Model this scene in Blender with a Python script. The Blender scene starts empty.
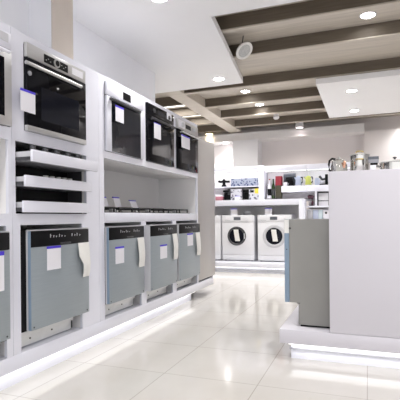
import bpy, bmesh, math, random
from mathutils import Vector, Matrix
random.seed(7)
PI = math.pi
SC = bpy.context.scene
COL = SC.collection

# ------------------------------------------------------------------ materials
def nmat(name):
    m = bpy.data.materials.new(name); m.use_nodes = True
    nt = m.node_tree
    return m, nt, nt.nodes['Principled BSDF']

def var(nt, col, amt=0.04, scale=6.0, stretch=(1, 1, 1), detail=3):
    """gentle procedural variation round a colour; returns the colour socket"""
    tc = nt.nodes.new('ShaderNodeTexCoord')
    mp = nt.nodes.new('ShaderNodeMapping'); mp.inputs['Scale'].default_value = stretch
    nz = nt.nodes.new('ShaderNodeTexNoise'); nz.inputs['Scale'].default_value = scale; nz.inputs['Detail'].default_value = detail
    rp = nt.nodes.new('ShaderNodeValToRGB')
    rp.color_ramp.elements[0].position = 0.3; rp.color_ramp.elements[1].position = 0.7
    rp.color_ramp.elements[0].color = tuple(max(0, c * (1 - amt)) for c in col) + (1,)
    rp.color_ramp.elements[1].color = tuple(min(1, c * (1 + amt)) for c in col) + (1,)
    L = nt.links
    L.new(tc.outputs['Object'], mp.inputs['Vector']); L.new(mp.outputs[0], nz.inputs['Vector'])
    L.new(nz.outputs['Fac'], rp.inputs['Fac'])
    return rp.outputs['Color']

def mat(name, col, rough=0.5, metal=0.0, coat=0.0, amt=0.03, scale=6.0, stretch=(1, 1, 1), emit=None, es=0.0, spec=0.5):
    m, nt, b = nmat(name)
    nt.links.new(var(nt, col, amt, scale, stretch), b.inputs['Base Color'])
    b.inputs['Roughness'].default_value = rough
    b.inputs['Metallic'].default_value = metal
    b.inputs['Coat Weight'].default_value = coat
    b.inputs['Coat Roughness'].default_value = 0.03
    b.inputs['Specular IOR Level'].default_value = spec
    if emit:
        b.inputs['Emission Color'].default_value = (*emit, 1); b.inputs['Emission Strength'].default_value = es
    return m

M = {}
M['white'] = mat('white_gloss_laminate', (0.83, 0.835, 0.92), 0.22, coat=0.35, amt=0.01, scale=2)
M['white_in'] = mat('white_matt_laminate', (0.90, 0.89, 0.89), 0.45, amt=0.01, scale=2)
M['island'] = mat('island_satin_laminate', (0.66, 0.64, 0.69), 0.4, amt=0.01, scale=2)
M['paint'] = mat('white_wall_paint', (0.90, 0.905, 0.94), 0.7, amt=0.012, scale=3)
M['ceil'] = mat('white_ceiling_paint', (0.88, 0.88, 0.885), 0.75, amt=0.01, scale=2)
M['grey_wall'] = mat('warm_grey_wall_paint', (0.84, 0.80, 0.80), 0.7, amt=0.02, scale=2)
M['bulk'] = mat('pale_grey_paint', (0.84, 0.825, 0.825), 0.7, amt=0.015, scale=2)
M['beige'] = mat('beige_pillar_plaster', (0.56, 0.50, 0.44), 0.75, amt=0.03, scale=4)
M['beam'] = mat('taupe_wood_shade_tone', (0.13, 0.105, 0.078), 0.55, amt=0.16, scale=5, stretch=(0.6, 14, 14))  # timber darkened so the shade on beam faces sits in the colour
M['board'] = mat('taupe_wood_lit_tone', (0.54, 0.49, 0.42), 0.5, amt=0.12, scale=4, stretch=(0.5, 12, 12))  # same timber, paler: light in the bays put into the colour
M['steel'] = mat('brushed_steel', (0.62, 0.62, 0.61), 0.34, metal=0.85, amt=0.05, scale=10, stretch=(1, 1, 60))
M['steel_door'] = mat('satin_steel_sheet', (0.35, 0.395, 0.425), 0.40, metal=0.35, amt=0.03, scale=6, stretch=(1, 1, 30))
M['galv'] = mat('galvanised_side_sheet', (0.29, 0.285, 0.27), 0.45, metal=0.3, amt=0.03, scale=5)
M['base_steel'] = mat('pale_zinc_plate', (0.76, 0.77, 0.77), 0.35, metal=0.3, amt=0.05, scale=8)
M['chrome'] = mat('polished_chrome', (0.62, 0.61, 0.58), 0.14, metal=1.0, amt=0.02)
M['oven_grey'] = mat('silver_control_fascia', (0.56, 0.555, 0.555), 0.35, metal=0.55, amt=0.03, scale=8, stretch=(1, 1, 40))
M['glass_black'] = mat('black_oven_glass', (0.006, 0.006, 0.008), 0.05, amt=0.1, spec=0.12)
M['glass_blue'] = mat('blue_black_oven_glass', (0.010, 0.011, 0.017), 0.07, amt=0.1, spec=0.13)
M['black'] = mat('black_plastic', (0.008, 0.008, 0.009), 0.3, amt=0.1, spec=0.12)
M['dark'] = mat('dark_grey_plastic', (0.05, 0.05, 0.055), 0.45, amt=0.1)
M['iron'] = mat('matt_cast_iron', (0.012, 0.012, 0.013), 0.6, amt=0.15, scale=30)
M['film'] = mat('blue_protective_film', (0.22, 0.30, 0.40), 0.35, amt=0.06, scale=9)
M['tagw'] = mat('white_card', (0.84, 0.83, 0.88), 0.6, amt=0.01)
M['tagb'] = mat('blue_card_header', (0.07, 0.04, 0.62), 0.5, amt=0.03)
M['paper'] = mat('cream_paper', (0.86, 0.85, 0.82), 0.7, amt=0.02)
M['marks'] = mat('white_print', (0.85, 0.85, 0.85), 0.5, amt=0.01)
M['grey'] = mat('mid_grey_plastic', (0.33, 0.33, 0.36), 0.4, amt=0.04)
M['lgrey'] = mat('light_grey_plastic', (0.58, 0.58, 0.61), 0.35, amt=0.03)
M['washw'] = mat('white_enamel', (0.84, 0.84, 0.87), 0.25, coat=0.3, amt=0.006)
M['tall'] = mat('brushed_taupe_steel', (0.47, 0.45, 0.44), 0.36, metal=0.35, amt=0.04, scale=6, stretch=(30, 30, 0.6))
M['red'] = mat('dark_red_card', (0.33, 0.03, 0.05), 0.5, amt=0.06)
M['pink'] = mat('rose_card', (0.42, 0.16, 0.20), 0.5, amt=0.05)
M['green'] = mat('dark_green_glass', (0.03, 0.055, 0.02), 0.15, amt=0.1)
M['olive'] = mat('olive_card', (0.06, 0.055, 0.03), 0.45, amt=0.06)
M['lime'] = mat('lime_plastic', (0.62, 0.66, 0.16), 0.3, amt=0.04)
M['yellow'] = mat('yellow_card', (0.80, 0.60, 0.06), 0.5, amt=0.04)
M['ltblue'] = mat('pale_blue_plastic', (0.52, 0.57, 0.72), 0.3, amt=0.05)
M['aqua'] = mat('pale_aqua_plastic', (0.62, 0.72, 0.77), 0.3, amt=0.04)
M['plum'] = mat('plum_plastic', (0.10, 0.035, 0.055), 0.35, amt=0.06)
M['slate'] = mat('slate_board', (0.10, 0.11, 0.13), 0.4, amt=0.06)
M['copper'] = mat('copper_metal', (0.80, 0.45, 0.30), 0.2, metal=0.9, amt=0.04)
M['brass'] = mat('brass_metal', (0.72, 0.58, 0.28), 0.2, metal=1.0, amt=0.04)
M['lamp'] = mat('lamp_diffuser', (0.9, 0.9, 0.9), 0.5, emit=(1.0, 0.98, 0.95), es=35.0)
M['lamp_warm'] = mat('warm_lamp_diffuser', (0.9, 0.85, 0.7), 0.5, emit=(1.0, 0.80, 0.48), es=7.0)
M['lamp_rose'] = mat('rosy_lamp_diffuser', (0.9, 0.85, 0.85), 0.5, emit=(1.0, 0.86, 0.84), es=8.0)
M['lamp_panel'] = mat('panel_diffuser', (0.9, 0.9, 0.88), 0.5, emit=(1.0, 0.98, 0.93), es=1.5)
M['led'] = mat('led_strip_diffuser', (0.9, 0.9, 0.9), 0.5, emit=(1.0, 1.0, 0.97), es=1.0)
M['grille'] = mat('pale_grey_grille', (0.55, 0.56, 0.55), 0.6, amt=0.2, scale=120)

def glass_pane(name, col, alpha):
    m, nt, b = nmat(name)
    nt.links.new(var(nt, col, 0.04), b.inputs['Base Color'])
    b.inputs['Roughness'].default_value = 0.06
    b.inputs['Alpha'].default_value = alpha
    return m
M['smoke'] = glass_pane('smoked_glass', (0.10, 0.10, 0.11), 0.75)
M['acrylic'] = glass_pane('clear_acrylic', (0.75, 0.82, 0.9), 0.35)

def picture_mat(name, c0, c1, scale):
    m, nt, b = nmat(name)
    tc = nt.nodes.new('ShaderNodeTexCoord')
    vo = nt.nodes.new('ShaderNodeTexVoronoi'); vo.inputs['Scale'].default_value = scale
    rp = nt.nodes.new('ShaderNodeValToRGB'); rp.color_ramp.interpolation = 'CONSTANT'
    rp.color_ramp.elements[0].color = (*c0, 1); rp.color_ramp.elements[1].color = (*c1, 1); rp.color_ramp.elements[1].position = 0.42
    nt.links.new(tc.outputs['Object'], vo.inputs['Vector']); nt.links.new(vo.outputs['Distance'], rp.inputs['Fac'])
    nt.links.new(rp.outputs['Color'], b.inputs['Base Color']); b.inputs['Roughness'].default_value = 0.45
    return m
M['boxprint'] = picture_mat('blue_white_box_print', (0.10, 0.12, 0.24), (0.42, 0.46, 0.58), 26)
M['boxprint_grey'] = picture_mat('grey_white_box_print', (0.14, 0.14, 0.18), (0.58, 0.58, 0.62), 22)

def floor_mat():
    m, nt, b = nmat('polished_cream_porcelain_tiles')
    L = nt.links
    tc = nt.nodes.new('ShaderNodeTexCoord')
    br = nt.nodes.new('ShaderNodeTexBrick')
    br.offset = 0.0; br.squash = 1.0
    br.inputs['Scale'].default_value = 1.0
    br.inputs['Brick Width'].default_value = 0.6; br.inputs['Row Height'].default_value = 0.6
    br.inputs['Mortar Size'].default_value = 0.0028; br.inputs['Mortar Smooth'].default_value = 0.2
    br.inputs['Bias'].default_value = 0.0
    br.inputs['Color1'].default_value = (0.575, 0.555, 0.525, 1); br.inputs['Color2'].default_value = (0.595, 0.57, 0.54, 1)
    br.inputs['Mortar'].default_value = (0.40, 0.375, 0.34, 1)
    mp = nt.nodes.new('ShaderNodeMapping'); mp.inputs['Location'].default_value = (0.01, 0.477, 0)
    L.new(tc.outputs['Object'], mp.inputs['Vector']); L.new(mp.outputs[0], br.inputs['Vector'])
    nz = nt.nodes.new('ShaderNodeTexNoise'); nz.inputs['Scale'].default_value = 3.5; nz.inputs['Detail'].default_value = 6
    L.new(tc.outputs['Object'], nz.inputs['Vector'])
    rp = nt.nodes.new('ShaderNodeValToRGB')
    rp.color_ramp.elements[0].position = 0.3; rp.color_ramp.elements[0].color = (0.95, 0.94, 0.93, 1)
    rp.color_ramp.elements[1].position = 0.7; rp.color_ramp.elements[1].color = (1, 1, 1, 1)
    L.new(nz.outputs['Fac'], rp.inputs['Fac'])
    mx = nt.nodes.new('ShaderNodeMix'); mx.data_type = 'RGBA'; mx.blend_type = 'MULTIPLY'; mx.inputs['Factor'].default_value = 1
    L.new(br.outputs['Color'], mx.inputs['A']); L.new(rp.outputs['Color'], mx.inputs['B'])
    L.new(mx.outputs['Result'], b.inputs['Base Color'])
    b.inputs['Roughness'].default_value = 0.1
    b.inputs['IOR'].default_value = 1.55
    b.inputs['Coat Weight'].default_value = 0.0; b.inputs['Coat Roughness'].default_value = 0.03
    return m
M['floor'] = floor_mat()

# ------------------------------------------------------------------ mesh helpers
class MB:
    def __init__(s): s.bm = bmesh.new()
    def box(s, x0, x1, y0, y1, z0, z1, bev=0.0):
        t = bmesh.new()
        r = bmesh.ops.create_cube(t, size=1.0)
        for v in t.verts:
            v.co = Vector(((x0 + x1) / 2 + v.co.x * (x1 - x0), (y0 + y1) / 2 + v.co.y * (y1 - y0), (z0 + z1) / 2 + v.co.z * (z1 - z0)))
        if bev > 0:
            bmesh.ops.bevel(t, geom=t.edges[:], offset=bev, segments=2, profile=0.5, affect='EDGES')
        s._merge(t); return s
    def _merge(s, t, mtx=None):
        if mtx: bmesh.ops.transform(t, matrix=mtx, verts=t.verts[:])
        me = bpy.data.meshes.new('tmp'); t.to_mesh(me); t.free()
        s.bm.from_mesh(me); bpy.data.meshes.remove(me)
    def cyl(s, c, r, h, axis='z', seg=32, r2=None, bev=0.0):
        """axis cylinder starting at c and running h along the axis"""
        t = bmesh.new()
        bmesh.ops.create_cone(t, cap_ends=True, segments=seg, radius1=r, radius2=r if r2 is None else r2, depth=h)
        bmesh.ops.translate(t, verts=t.verts[:], vec=(0, 0, h / 2))
        if bev: bmesh.ops.bevel(t, geom=[e for e in t.edges if not e.is_manifold or e.calc_face_angle(0) > 1.0], offset=bev, segments=2, affect='EDGES')
        R = {'z': Matrix(), 'x': Matrix.Rotation(PI / 2, 4, 'Y'), 'y': Matrix.Rotation(-PI / 2, 4, 'X')}[axis]
        s._merge(t, Matrix.Translation(c) @ R); return s
    def lathe(s, prof, c=(0, 0, 0), axis='z', seg=40):
        t = bmesh.new(); rings = []
        for r, z in prof:
            rings.append([t.verts.new((max(r, 1e-5) * math.cos(2 * PI * k / seg), max(r, 1e-5) * math.sin(2 * PI * k / seg), z)) for k in range(seg)])
        for a, b in zip(rings, rings[1:]):
            for k in range(seg): t.faces.new((a[k], a[(k + 1) % seg], b[(k + 1) % seg], b[k]))
        bmesh.ops.remove_doubles(t, verts=t.verts[:], dist=1e-4)
        bmesh.ops.recalc_face_normals(t, faces=t.faces[:])
        R = {'z': Matrix(), 'x': Matrix.Rotation(PI / 2, 4, 'Y'), 'y': Matrix.Rotation(-PI / 2, 4, 'X')}[axis]
        s._merge(t, Matrix.Translation(c) @ R); return s
    def tube(s, pts, r, seg=10):
        t = bmesh.new(); pts = [Vector(p) for p in pts]; rings = []
        up = Vector((0, 0, 1))
        for i, p in enumerate(pts):
            d = (pts[min(i + 1, len(pts) - 1)] - pts[max(i - 1, 0)]).normalized()
            a = d.cross(up)
            if a.length < 1e-3: a = d.cross(Vector((1, 0, 0)))
            a.normalize(); b = d.cross(a)
            rings.append([t.verts.new(p + (a * math.cos(2 * PI * k / seg) + b * math.sin(2 * PI * k / seg)) * r) for k in range(seg)])
        for A, B in zip(rings, rings[1:]):
            for k in range(seg): t.faces.new((A[k], A[(k + 1) % seg], B[(k + 1) % seg], B[k]))
        t.faces.new(rings[0]); t.faces.new(rings[-1])
        bmesh.ops.recalc_face_normals(t, faces=t.faces[:])
        s._merge(t); return s
    def prism(s, poly, z0, z1):
        t = bmesh.new()
        a = [t.verts.new((x, y, z0)) for x, y in poly]; b = [t.verts.new((x, y, z1)) for x, y in poly]
        t.faces.new(a); t.faces.new(b)
        for k in range(len(poly)): t.faces.new((a[k], a[(k + 1) % len(poly)], b[(k + 1) % len(poly)], b[k]))
        bmesh.ops.recalc_face_normals(t, faces=t.faces[:]); s._merge(t); return s
    def xprism(s, poly, x0, x1):
        """poly in (y, z), extruded along x"""
        t = bmesh.new()
        a = [t.verts.new((x0, y, z)) for y, z in poly]; b = [t.verts.new((x1, y, z)) for y, z in poly]
        t.faces.new(a); t.faces.new(b)
        for k in range(len(poly)): t.faces.new((a[k], a[(k + 1) % len(poly)], b[(k + 1) % len(poly)], b[k]))
        bmesh.ops.recalc_face_normals(t, faces=t.faces[:]); s._merge(t); return s
    def sheet(s, rows, th):
        """rows: grid of points (list of lists); solid sheet thickness th along -y"""
        t = bmesh.new()
        for off in (0, th):
            g = [[t.verts.new((p[0], p[1] + off, p[2])) for p in r] for r in rows]
            for i in range(len(g) - 1):
                for j in range(len(g[0]) - 1): t.faces.new((g[i][j], g[i][j + 1], g[i + 1][j + 1], g[i + 1][j]))
            if off == 0: g0 = g
        n, m = len(g), len(g[0])
        per = [(0, j) for j in range(m)] + [(i, m - 1) for i in range(1, n)] + [(n - 1, j) for j in range(m - 2, -1, -1)] + [(i, 0) for i in range(n - 2, 0, -1)]
        for k in range(len(per)):
            (a, b), (c, d) = per[k], per[(k + 1) % len(per)]
            t.faces.new((g0[a][b], g0[c][d], g[c][d], g[a][b]))
        bmesh.ops.recalc_face_normals(t, faces=t.faces[:]); s._merge(t); return s
    def build(s, name, m, parent=None, smooth=True):
        me = bpy.data.meshes.new(name); s.bm.to_mesh(me); s.bm.free()
        me.materials.append(m)
        if smooth:
            for p in me.polygons: p.use_smooth = True
            me.set_sharp_from_angle(angle=math.radians(32))
        o = bpy.data.objects.new(name, me); COL.objects.link(o)
        if parent: o.parent = parent
        return o

def tag(o, label, cat, group=None):
    o['label'] = label; o['category'] = cat
    if group: o['group'] = group
    return o
def thing(name, label, cat, loc=(0, 0, 0), rz=0.0, group=None):
    o = bpy.data.objects.new(name, None); COL.objects.link(o)
    o.location = loc; o.rotation_euler = (0, 0, rz); o.empty_display_size = 0.1
    return tag(o, label, cat, group)
def struct(o):
    o['kind'] = 'structure'; return o
def copy_tree(o, parent=None):
    c = o.copy(); COL.objects.link(c)
    if parent: c.parent = parent
    for ch in list(o.children): copy_tree(ch, c)
    return c
def dup(root, loc, label, group=None, rz=None):
    r = copy_tree(root); r.location = loc; r['label'] = label
    if group: r['group'] = group
    if rz is not None: r.rotation_euler = (0, 0, rz)
    return r
def B(*a, **k): return MB().box(*a, **k)
EAST = PI / 2        # a thing modelled facing -y, turned to face +x

XF = -1.9            # front plane of the built-in wall
ZB = 0.2             # top of the base platform

# ------------------------------------------------------------------ the setting
struct(B(-6, 6, -3, 12, -0.1, 0).build('floor', M['floor']))
struct(B(-6, 6, -3, 12, 3.05, 3.15).build('ceiling', M['board']))
struct(B(-2.75, -2.5, -3, 5.016, 0, 2.81).build('wall_left', M['paint']))
struct(B(-6, 6, 10.0, 10.15, 0, 3.05).build('wall_back', M['grey_wall']))
struct(B(6, 6.15, -3, 10.15, 0, 3.05).build('wall_right', M['paint']))
struct(B(-6.15, -6, -3, 10.15, 0, 3.05).build('wall_far_left', M['paint']))
# dropped white ceiling with the cut corner
struct(MB().prism([(-2.75, -3), (6, -3), (6, 3.80), (-1.318, 3.80), (-1.575, 5.84), (-3.6, 5.84), (-3.6, 5.03), (-2.75, 5.03)], 2.81, 2.885).build('trim_1', M['ceil']))
# bulkhead along the back wall, and the lower wall right of it
struct(B(-4.2, -0.05, 9.6, 10.0, 2.70, 2.87).build('trim_2', M['bulk']))
struct(B(-0.05, 6, 9.62, 10.0, 0, 2.71).build('trim_3', M['grey_wall']))
# white pillar on the back wall and the beige pillar on the left wall
struct(B(-2.84, -2.262, 9.58, 10.0, 0, 2.70).build('trim_4', M['paint']))
struct(B(-2.5, -2.286, 2.796, 3.06, 2.086, 2.81).build('trim_5', M['paint']))
struct(B(-2.286, -2.28, 2.797, 3.06, 2.086, 2.81).build('trim_50', M['beige']))
# dropped white panel right
struct(B(-0.655, 3.4, 6.28, 8.55, 2.81, 2.885).build('trim_6', M['ceil']))
# timber ceiling: one broad beam along the room, cross beams into it
struct(B(-2.91, -2.64, 5.0, 9.6, 2.895, 3.05).build('trim_7', M['board']))
n = 8
for y in (4.36, 5.13, 6.33, 7.28, 8.16, 9.1):
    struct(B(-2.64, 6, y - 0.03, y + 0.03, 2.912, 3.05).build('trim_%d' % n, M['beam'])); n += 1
    struct(B(-2.64, 6, y - 0.034, y + 0.034, 2.898, 2.912).build('trim_%d' % n, M['board'])); n += 1  # pale strip paints in the bright underside of the beam
for y in (6.9, 7.7, 8.55, 9.35):
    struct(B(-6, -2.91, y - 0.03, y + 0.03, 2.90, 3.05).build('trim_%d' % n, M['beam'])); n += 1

# ------------------------------------------------------------------ base platform of the left run
pl = thing('base_platform', 'low white base with bright light strip running under the left oven cabinets', 'platform', (XF, 0.9, 0))
p0, p1 = 0.9, 5.47
B(-0.50, 0, 0, p1 - p0, 0.11, ZB, bev=0.003).build('deck', M['white'], pl)
B(-0.085, -0.07, 0, 4.86 - p0, 0, 0.11).build('toe_kick', M['white'], pl)
B(-0.30, -0.28, 4.86 - p0, p1 - p0, 0, 0.11).build('rear_kick', M['dark'], pl)
B(-0.068, -0.012, 0, 4.84 - p0, 0.102, 0.1095).build('light_strip', M['led'], pl)

def area(name, loc, size, energy, col=(1, 1, 1), rot=(0, 0, 0), parent=None, sy=None, spread=None):
    l = bpy.data.lights.new(name, 'AREA'); l.energy = energy; l.color = col; l.size = size
    if sy: l.shape = 'RECTANGLE'; l.size_y = sy
    if spread: l.spread = spread
    o = bpy.data.objects.new(name, l); COL.objects.link(o); o.location = loc; o.rotation_euler = rot
    if parent: o.parent = parent
    return o
area('strip_light', (-0.03, 1.97, 0.098), 0.02, 1.0, (1, 1, 0.97), (0, 0.7, 0), pl, sy=3.9, spread=2.4)

# ------------------------------------------------------------------ built-in cabinets (local: x along the run, y into the wall, z up)
DEP = 0.52
def grid_cabinet(name, label, y0, y1, holes, ztop=2.085, dividers=(), shelf_z=(1.475,), lower_z=(0.955, 1.015)):
    """carcass with a face frame whose openings are holes = (x0, x1, z0, z1) in local coords"""
    W = y1 - y0
    t = thing(name, label, 'cabinet', (XF, y0, ZB), EAST)
    H = ztop - ZB
    xs = sorted({0.0, W} | {h[0] for h in holes} | {h[1] for h in holes}); zs = sorted({0.0, H} | {h[2] for h in holes} | {h[3] for h in holes})
    f = MB()
    for i in range(len(zs) - 1):
        run = None
        for j in range(len(xs) - 1):
            cx, cz = (xs[j] + xs[j + 1]) / 2, (zs[i] + zs[i + 1]) / 2
            solid = not any(h[0] < cx < h[1] and h[2] < cz < h[3] for h in holes)
            if solid and run is None: run = xs[j]
            if (not solid) and run is not None: f.box(run, xs[j], 0, 0.02, zs[i], zs[i + 1]); run = None
        if run is not None: f.box(run, W, 0, 0.02, zs[i], zs[i + 1])
    f.build('face_frame', M['white'], t)
    for x in (0.0, W - 0.018): B(x, x + 0.018, 0.02, DEP, 0, H).build('side_panel', M['white_in'], t)
    B(0.018, W - 0.018, DEP - 0.015, DEP, 0, H).build('back_panel', M['white_in'], t)
    B(0.018, W - 0.018, 0.02, DEP - 0.015, H - 0.018, H).build('top_panel', M['white'], t)
    for z, x0, x1, th in shelf_z: B(x0, x1, 0.02, DEP - 0.015, z, z + th).build('shelf', M['white_in'], t)
    for x0, x1, z0, z1 in dividers: B(x0, x1, 0.02, DEP - 0.015, z0, z1).build('divider', M['white_in'], t)
    return t

z = lambda v: v - ZB
# leftmost unit
yA = 1.29
cabA = grid_cabinet('tall_cabinet', 'white tall oven cabinet cut off by the left edge of the photo', yA, 1.974,
    [(0.03, 1.962 - yA, z(1.505), z(2.035)), (0.03, 1.948 - yA, z(1.015), z(1.435)), (0.03, 1.928 - yA, z(0.2), z(0.945))],
    shelf_z=[(z(0.955), 0.018, 0.666, 0.055), (z(1.445), 0.018, 0.666, 0.05)])
y1 = 1.976
cab1 = grid_cabinet('tall_cabinet', 'white tall cabinet with one oven above three pulled out white drawers', y1, 2.85,
    [(2.073 - y1, 2.66 - y1, z(1.508), z(2.035)), (2.002 - y1, 2.69 - y1, z(1.015), z(1.437)), (2.036 - y1, 2.63 - y1, z(0.2), z(0.947))],
    shelf_z=[(z(0.955), 0.018, 0.856, 0.055), (z(1.445), 0.018, 0.856, 0.055)],
    dividers=[(2.645 - y1, 2.665 - y1, 0, z(0.95)), (2.692 - y1, 2.71 - y1, z(1.012), z(1.443)), (2.663 - y1, 2.685 - y1, z(1.502), z(2.06))])
y2 = 2.852
cab2 = grid_cabinet('oven_bank_cabinet', 'long white cabinet with three ovens over a hob niche and three dishwashers', y2, 4.93,
    [(2.932 - y2, 3.532 - y2, z(1.505), z(2.05)), (3.607 - y2, 4.2 - y2, z(1.505), z(2.05)), (4.295 - y2, 4.9 - y2, z(1.505), z(2.05)),
     (2.918 - y2, 4.895 - y2, z(0.955), z(1.45)),
     (2.918 - y2, 3.508 - y2, z(0.2), z(0.948)), (3.6 - y2, 4.19 - y2, z(0.2), z(0.948)), (4.28 - y2, 4.895 - y2, z(0.2), z(0.948))],
    ztop=2.09, shelf_z=[(z(1.455), 0.018, 2.06, 0.045), (z(0.949), 0.018, 2.06, 0.006)],
    dividers=[(3.545 - y2, 3.565 - y2, 0, z(0.948)), (4.225 - y2, 4.245 - y2, 0, z(0.948)), (3.56 - y2, 3.58 - y2, z(1.5), z(2.06)), (4.24 - y2, 4.26 - y2, z(1.5), z(2.06)),
              (0.018, 2.916 - y2, z(0.955), z(1.455)), (4.897 - y2, 2.06, z(0.955), z(1.455))])
# worktop of the niche
wt = B(2.9195, 4.8935, -0.001, 0.503, 0.9565, 1.028, bev=0.002).build('worktop', M['white'])
wt.location = (XF, 0, 0); wt.rotation_euler = (0, 0, EAST)
tag(wt, 'white worktop across the open niche that carries the gas hobs', 'worktop')
# tall grey unit at the end
tg = thing('tall_unit', 'tall plain brushed grey unit at the far end of the left oven row', 'cabinet', (XF, 4.934, ZB), EAST)
B(0, 0.62, 0.022, 0.5, 0.02, 1.74, bev=0.003).build('body', M['tall'], tg)
B(0, 0.62, 0, 0.02, 0.02, 1.755, bev=0.004).build('door', M['tall'], tg)
B(0.01, 0.61, 0.03, 0.49, 0, 0.02).build('foot_rail', M['black'], tg)

# drawers of the second cabinet: children of the cabinet
zl = lambda v: v - ZB
dx0, dx1 = 2.012 - y1, 2.665 - y1
for zc0, zc1, out in ((1.313, 1.382, 0.10), (1.172, 1.238, 0.05), (1.022, 1.09, 0.035)):
    z0, z1 = zl(zc0), zl(zc1)
    d = B(dx0, dx1, -out - 0.016, -out, z0, z1, bev=0.002).build('drawer', M['white'], cab1)
    for x in (dx0 + 0.004, dx1 - 0.018): B(x, x + 0.014, -out, 0.46, z0 + 0.014, z1 - 0.008).build('drawer_side', M['lgrey'], d)
    B(dx0 + 0.018, dx1 - 0.018, -out, 0.46, z0 + 0.006, z0 + 0.014).build('drawer_bottom', M['grey'], d)
    B(dx0 + 0.018, dx1 - 0.018, 0.445, 0.46, z0 + 0.014, z1 - 0.01).build('drawer_back', M['lgrey'], d)
    B(dx0 - 0.006, dx0 + 0.003, -out + 0.004, 0.46, z0 + 0.01, z0 + 0.028).build('runner', M['dark'], d)
    B(dx1 - 0.003, dx1 + 0.006, -out + 0.004, 0.46, z0 + 0.01, z0 + 0.028).build('runner', M['dark'], d)
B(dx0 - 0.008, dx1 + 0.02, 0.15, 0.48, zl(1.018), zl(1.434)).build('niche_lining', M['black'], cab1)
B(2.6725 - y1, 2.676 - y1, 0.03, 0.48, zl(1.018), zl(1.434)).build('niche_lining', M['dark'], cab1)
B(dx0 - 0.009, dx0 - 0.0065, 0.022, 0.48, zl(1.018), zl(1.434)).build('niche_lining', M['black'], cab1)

# ------------------------------------------------------------------ price tags and leaflets
def price_tag(label, loc, w, h, rz=EAST, tilt=0.0, group=None, head=0.1):
    t = thing('price_tag', label, 'price tag', loc, rz, group)
    t.rotation_euler = (tilt, 0, rz)
    B(-w / 2, w / 2, -0.0012, 0.0012, -h, 0).build('card', M['tagw'], t)
    B(-w / 2 - 0.0005, w / 2 + 0.0005, -0.002, 0.0018, -h * head, 0.0008).build('header_strip', M['tagb'], t)
    return t

# ------------------------------------------------------------------ ovens
def oven_root(label, y0, zb=1.508):
    return thing('oven', label, 'oven', (XF, y0, zb), EAST)
# first big oven
o1 = oven_root('large built-in steel and black oven above the three white drawers', 2.075)
W, H = 0.583, 0.526
B(0.01, W - 0.01, 0.0, 0.46, 0.006, H - 0.006).build('body', M['dark'], o1)
cp = B(0, W, -0.022, -0.001, 0.44, H, bev=0.002).build('control_panel', M['oven_grey'], o1)
B(0.15, 0.384, -0.0235, -0.021, 0.453, 0.505).build('display', M['black'], cp)
k = MB().lathe([(0.0, 0.0), (0.027, 0.0), (0.027, 0.008), (0.0, 0.008)], (0.266, -0.0325, 0.479), 'y')
k.build('knob_ring', M['oven_grey'], cp)
MB().cyl((0.266, -0.0345, 0.479), 0.019, 0.0035, 'y').build('knob_face', M['black'], cp)
mk = MB()
for i, x in enumerate((0.165, 0.185, 0.205, 0.315, 0.335, 0.355)): mk.box(x, x + 0.008, -0.0245, -0.023, 0.47 + 0.012 * (i % 2), 0.473 + 0.012 * (i % 2))
mk.build('symbols', M['marks'], cp)
B(0.43, 0.55, -0.0228, -0.0215, 0.462, 0.508).build('sticker', M['tagw'], cp)
dr = B(0, W, -0.024, -0.001, 0.034, 0.436, bev=0.002).build('door', M['glass_black'], o1)
B(0, W, -0.026, -0.001, 0.0, 0.033, bev=0.002).build('steel_trim', M['oven_grey'], dr)
B(0.12, 0.50, -0.0246, -0.0235, 0.085, 0.29).build('window', M['glass_blue'], dr)
hb = MB().tube([(-0.02, -0.0355, 0.396), (W - 0.07, -0.0355, 0.396)], 0.0115, 14)
for x in (0.02, W - 0.1): hb.tube([(x, -0.023, 0.396), (x, -0.036, 0.396)], 0.008, 10)
hb.build('handle', M['steel'], dr)
MB().cyl((0.02, -0.030, 0.343), 0.014, 0.006, 'y').build('mount_reflection', M['grey'], dr)  # grey disc paints in the handle mount's reflection on the glass
price_tag('white price tag with blue top hanging from the large oven above the drawers', (XF + 0.0485, 2.055, 1.735), 0.118, 0.128)

# leftmost oven
oA = oven_root('partly seen steel framed black oven at the left edge of the photo', 1.325)
W = 0.632
B(0.01, W - 0.01, 0, 0.46, 0.006, H - 0.006).build('body', M['dark'], oA)
cp = B(0, W, -0.02, -0.001, 0.432, H, bev=0.002).build('control_panel', M['white'], oA)
B(0.38, 0.61, -0.0215, -0.0195, 0.468, 0.515).build('display', M['lgrey'], cp)
dr = B(0, W, -0.022, -0.001, 0.0, 0.425, bev=0.002).build('door', M['oven_grey'], oA)
B(0.05, W - 0.055, -0.0235, -0.0215, 0.05, 0.375).build('window', M['glass_black'], dr)
hb = MB().tube([(0.05, -0.055, 0.40), (W - 0.05, -0.055, 0.40)], 0.01, 12)
for x in (0.08, W - 0.08): hb.tube([(x, -0.02, 0.40), (x, -0.055, 0.40)], 0.007, 10)
hb.build('handle', M['white'], dr)

# white oven
o2 = oven_root('white framed built-in oven with dark glass, nearest of the three above the hobs', 2.935)
W, H2 = 0.593, 0.538
B(0.01, W - 0.01, 0, 0.46, 0.006, H2 - 0.006).build('body', M['dark'], o2)
cp = B(0, W, -0.02, -0.001, 0.437, H2, bev=0.002).build('control_panel', M['white'], o2)
B(0.245, 0.37, -0.0215, -0.0195, 0.455, 0.518).build('display', M['black'], cp)
dr = B(0, W, -0.022, -0.001, 0.0, 0.43, bev=0.002).build('door', M['white'], o2)
B(0.065, W - 0.055, -0.0235, -0.0215, 0.0, 0.428).build('window', M['glass_blue'], dr)
B(0.03, W - 0.08, -0.045, -0.0236, 0.398, 0.418, bev=0.003).build('handle', M['dark'], dr)
price_tag('white price tag with blue top on the white framed oven', (XF + 0.0465, 3.08, 1.877), 0.125, 0.125)
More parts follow.
